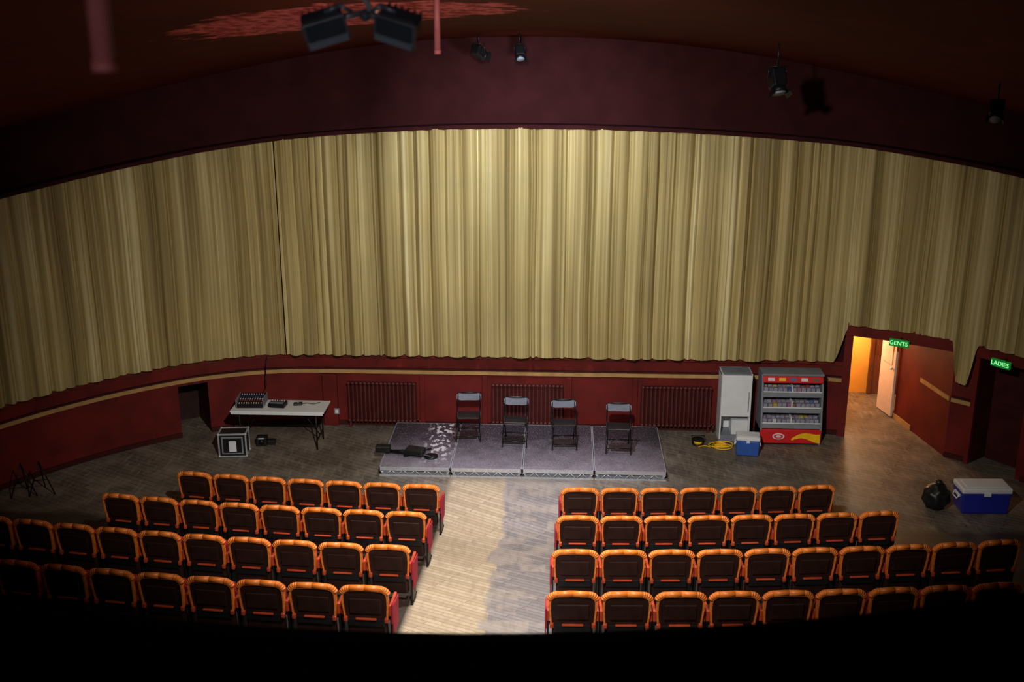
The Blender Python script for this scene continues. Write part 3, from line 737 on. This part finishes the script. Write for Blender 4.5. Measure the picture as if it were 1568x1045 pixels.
for sx in (-1, 1):
    b = MB()
    b.box((0, 0, 0), (0.20, 0.10, 0.12), 'fixture', bev=0.02, taper=0.85); b.box((0, -0.055, -0.01), (0.21, 0.02, 0.14), 'steel', bev=0.005)
    b.box((0, -0.066, 0.01), (0.18, 0.008, 0.09), 'fixture'); b.box((0, -0.07, -0.055), (0.19, 0.012, 0.03), 'glass_face')
    for i in range(6): b.box((-0.08+i*0.032, 0.05, 0.01), (0.006, 0.04, 0.09), 'fixture')
    b.tube([(-sx*0.02, 0, 0.06), (-sx*0.10, 0, 0.07), (-sx*0.14, 0, 0.02)], 0.012, 'steel')
    o = b.obj('flood_head'); o.parent = tw; o.location = (sx*0.18, 0, -0.02); o.rotation_euler = (0.55, sx*0.28, sx*-0.2)
b = MB(); ct = ceil_z(-.27, 5.4)-7.80-0.003
b.tube([(0.02, 0, 0.0), (0.04, 0, 0.06), (0.0, 0, 0.12), (-0.02, 0, 0.2), (-0.02, 0, ct)], 0.013, 'white'); b.tube([(-0.14, 0, 0.0), (0.0, 0, 0.03), (0.14, 0, 0.0)], 0.015, 'steel'); b.sph((0.02, 0, 0.02), 0.03, 'grey')
o = b.obj('bracket'); o.parent = tw
def pipe(x, y, z0, r, k):
    b = MB(); h = ceil_z(x, y)-z0-0.002; b.cyl((0, 0, 0), (0, 0, h), r, k, 18); b.cyl((0, 0, 0), (0, 0, 0.03), r*1.15, k, 18); b.cyl((0, 0, h-.015), (0, 0, h), r*2, k, 18); b.obj('ceiling_pipe', (x, y, z0))
pipe(-0.48, 2.85, 7.72, 0.028, 'pipe_near'); pipe(-0.35, 9.3, 7.46, 0.026, 'pipe_far')

# ------------------------------------------------------------------ lights
def spot(name, loc, target, power, col, angle, blend, rad=0.1):
    l = bpy.data.lights.new(name, 'SPOT'); l.energy = power; l.color = col; l.spot_size = math.radians(angle); l.spot_blend = blend; l.shadow_soft_size = rad
    o = bpy.data.objects.new(name, l); scene.collection.objects.link(o); o.location = loc
    o.rotation_euler = (Vector(target)-Vector(loc)).to_track_quat('-Z', 'Y').to_euler(); return o
def point(name, loc, power, col, rad=0.1):
    l = bpy.data.lights.new(name, 'POINT'); l.energy = power; l.color = col; l.shadow_soft_size = rad
    o = bpy.data.objects.new(name, l); scene.collection.objects.link(o); o.location = loc; return o
spot('front_spotlight', (0.3, 6.4, 8.05), (0.1, 17.0, 2.2), 4700, (1.0, 0.94, 0.81), 82, 1.0, 0.12)
spot('overhead_spotlight', (-0.1, 12.6, 7.4), (-0.2, 13.2, 0), 2500, (1.0, 0.95, 0.91), 74, 0.9, 0.1)
spot('stage_spotlight', (0.3, 17.0, 7.2), (0.1, 17.7, 0.2), 1500, (0.92, 0.9, 1.0), 50, 0.9, 0.06)
spot('curtain_spotlight', (0.2, 15.8, 6.8), (0.1, 19.9, 4.7), 850, (0.84, 0.92, 1.0), 92, 1.0, 0.12)
point('ceiling_fill', (-0.5, 9.6, 6.9), 36, (1.0, 0.62, 0.5), 0.2)  # added fill with no fixture, lifts the ceiling and upper wall
point('balcony_fill', (-0.3, 1.0, 7.6), 34, (0.92, 0.94, 1.0), 0.05)  # added unseen fill by the camera, brightens near pipe and floodlights
point('corridor_lamp', (6.45, 21.6, 1.75), 60, (1.0, 0.83, 0.55), 0.08)

wd = bpy.data.worlds.new('world'); scene.world = wd; wd.use_nodes = True
wd.node_tree.nodes['Background'].inputs['Color'].default_value = (0.01, 0.008, 0.01, 1)

# ------------------------------------------------------------------ camera
cam = bpy.data.cameras.new('camera'); co = bpy.data.objects.new('camera', cam); scene.collection.objects.link(co)
co.location = (0.69, 0, 7.9); co.rotation_euler = (math.radians(90-17.2), 0, math.radians(2.66))
cam.sensor_width = 36; cam.lens = 39.03; cam.clip_end = 100
cam.dof.use_dof = True; cam.dof.focus_distance = 18.5; cam.dof.aperture_fstop = 1.8
scene.camera = co
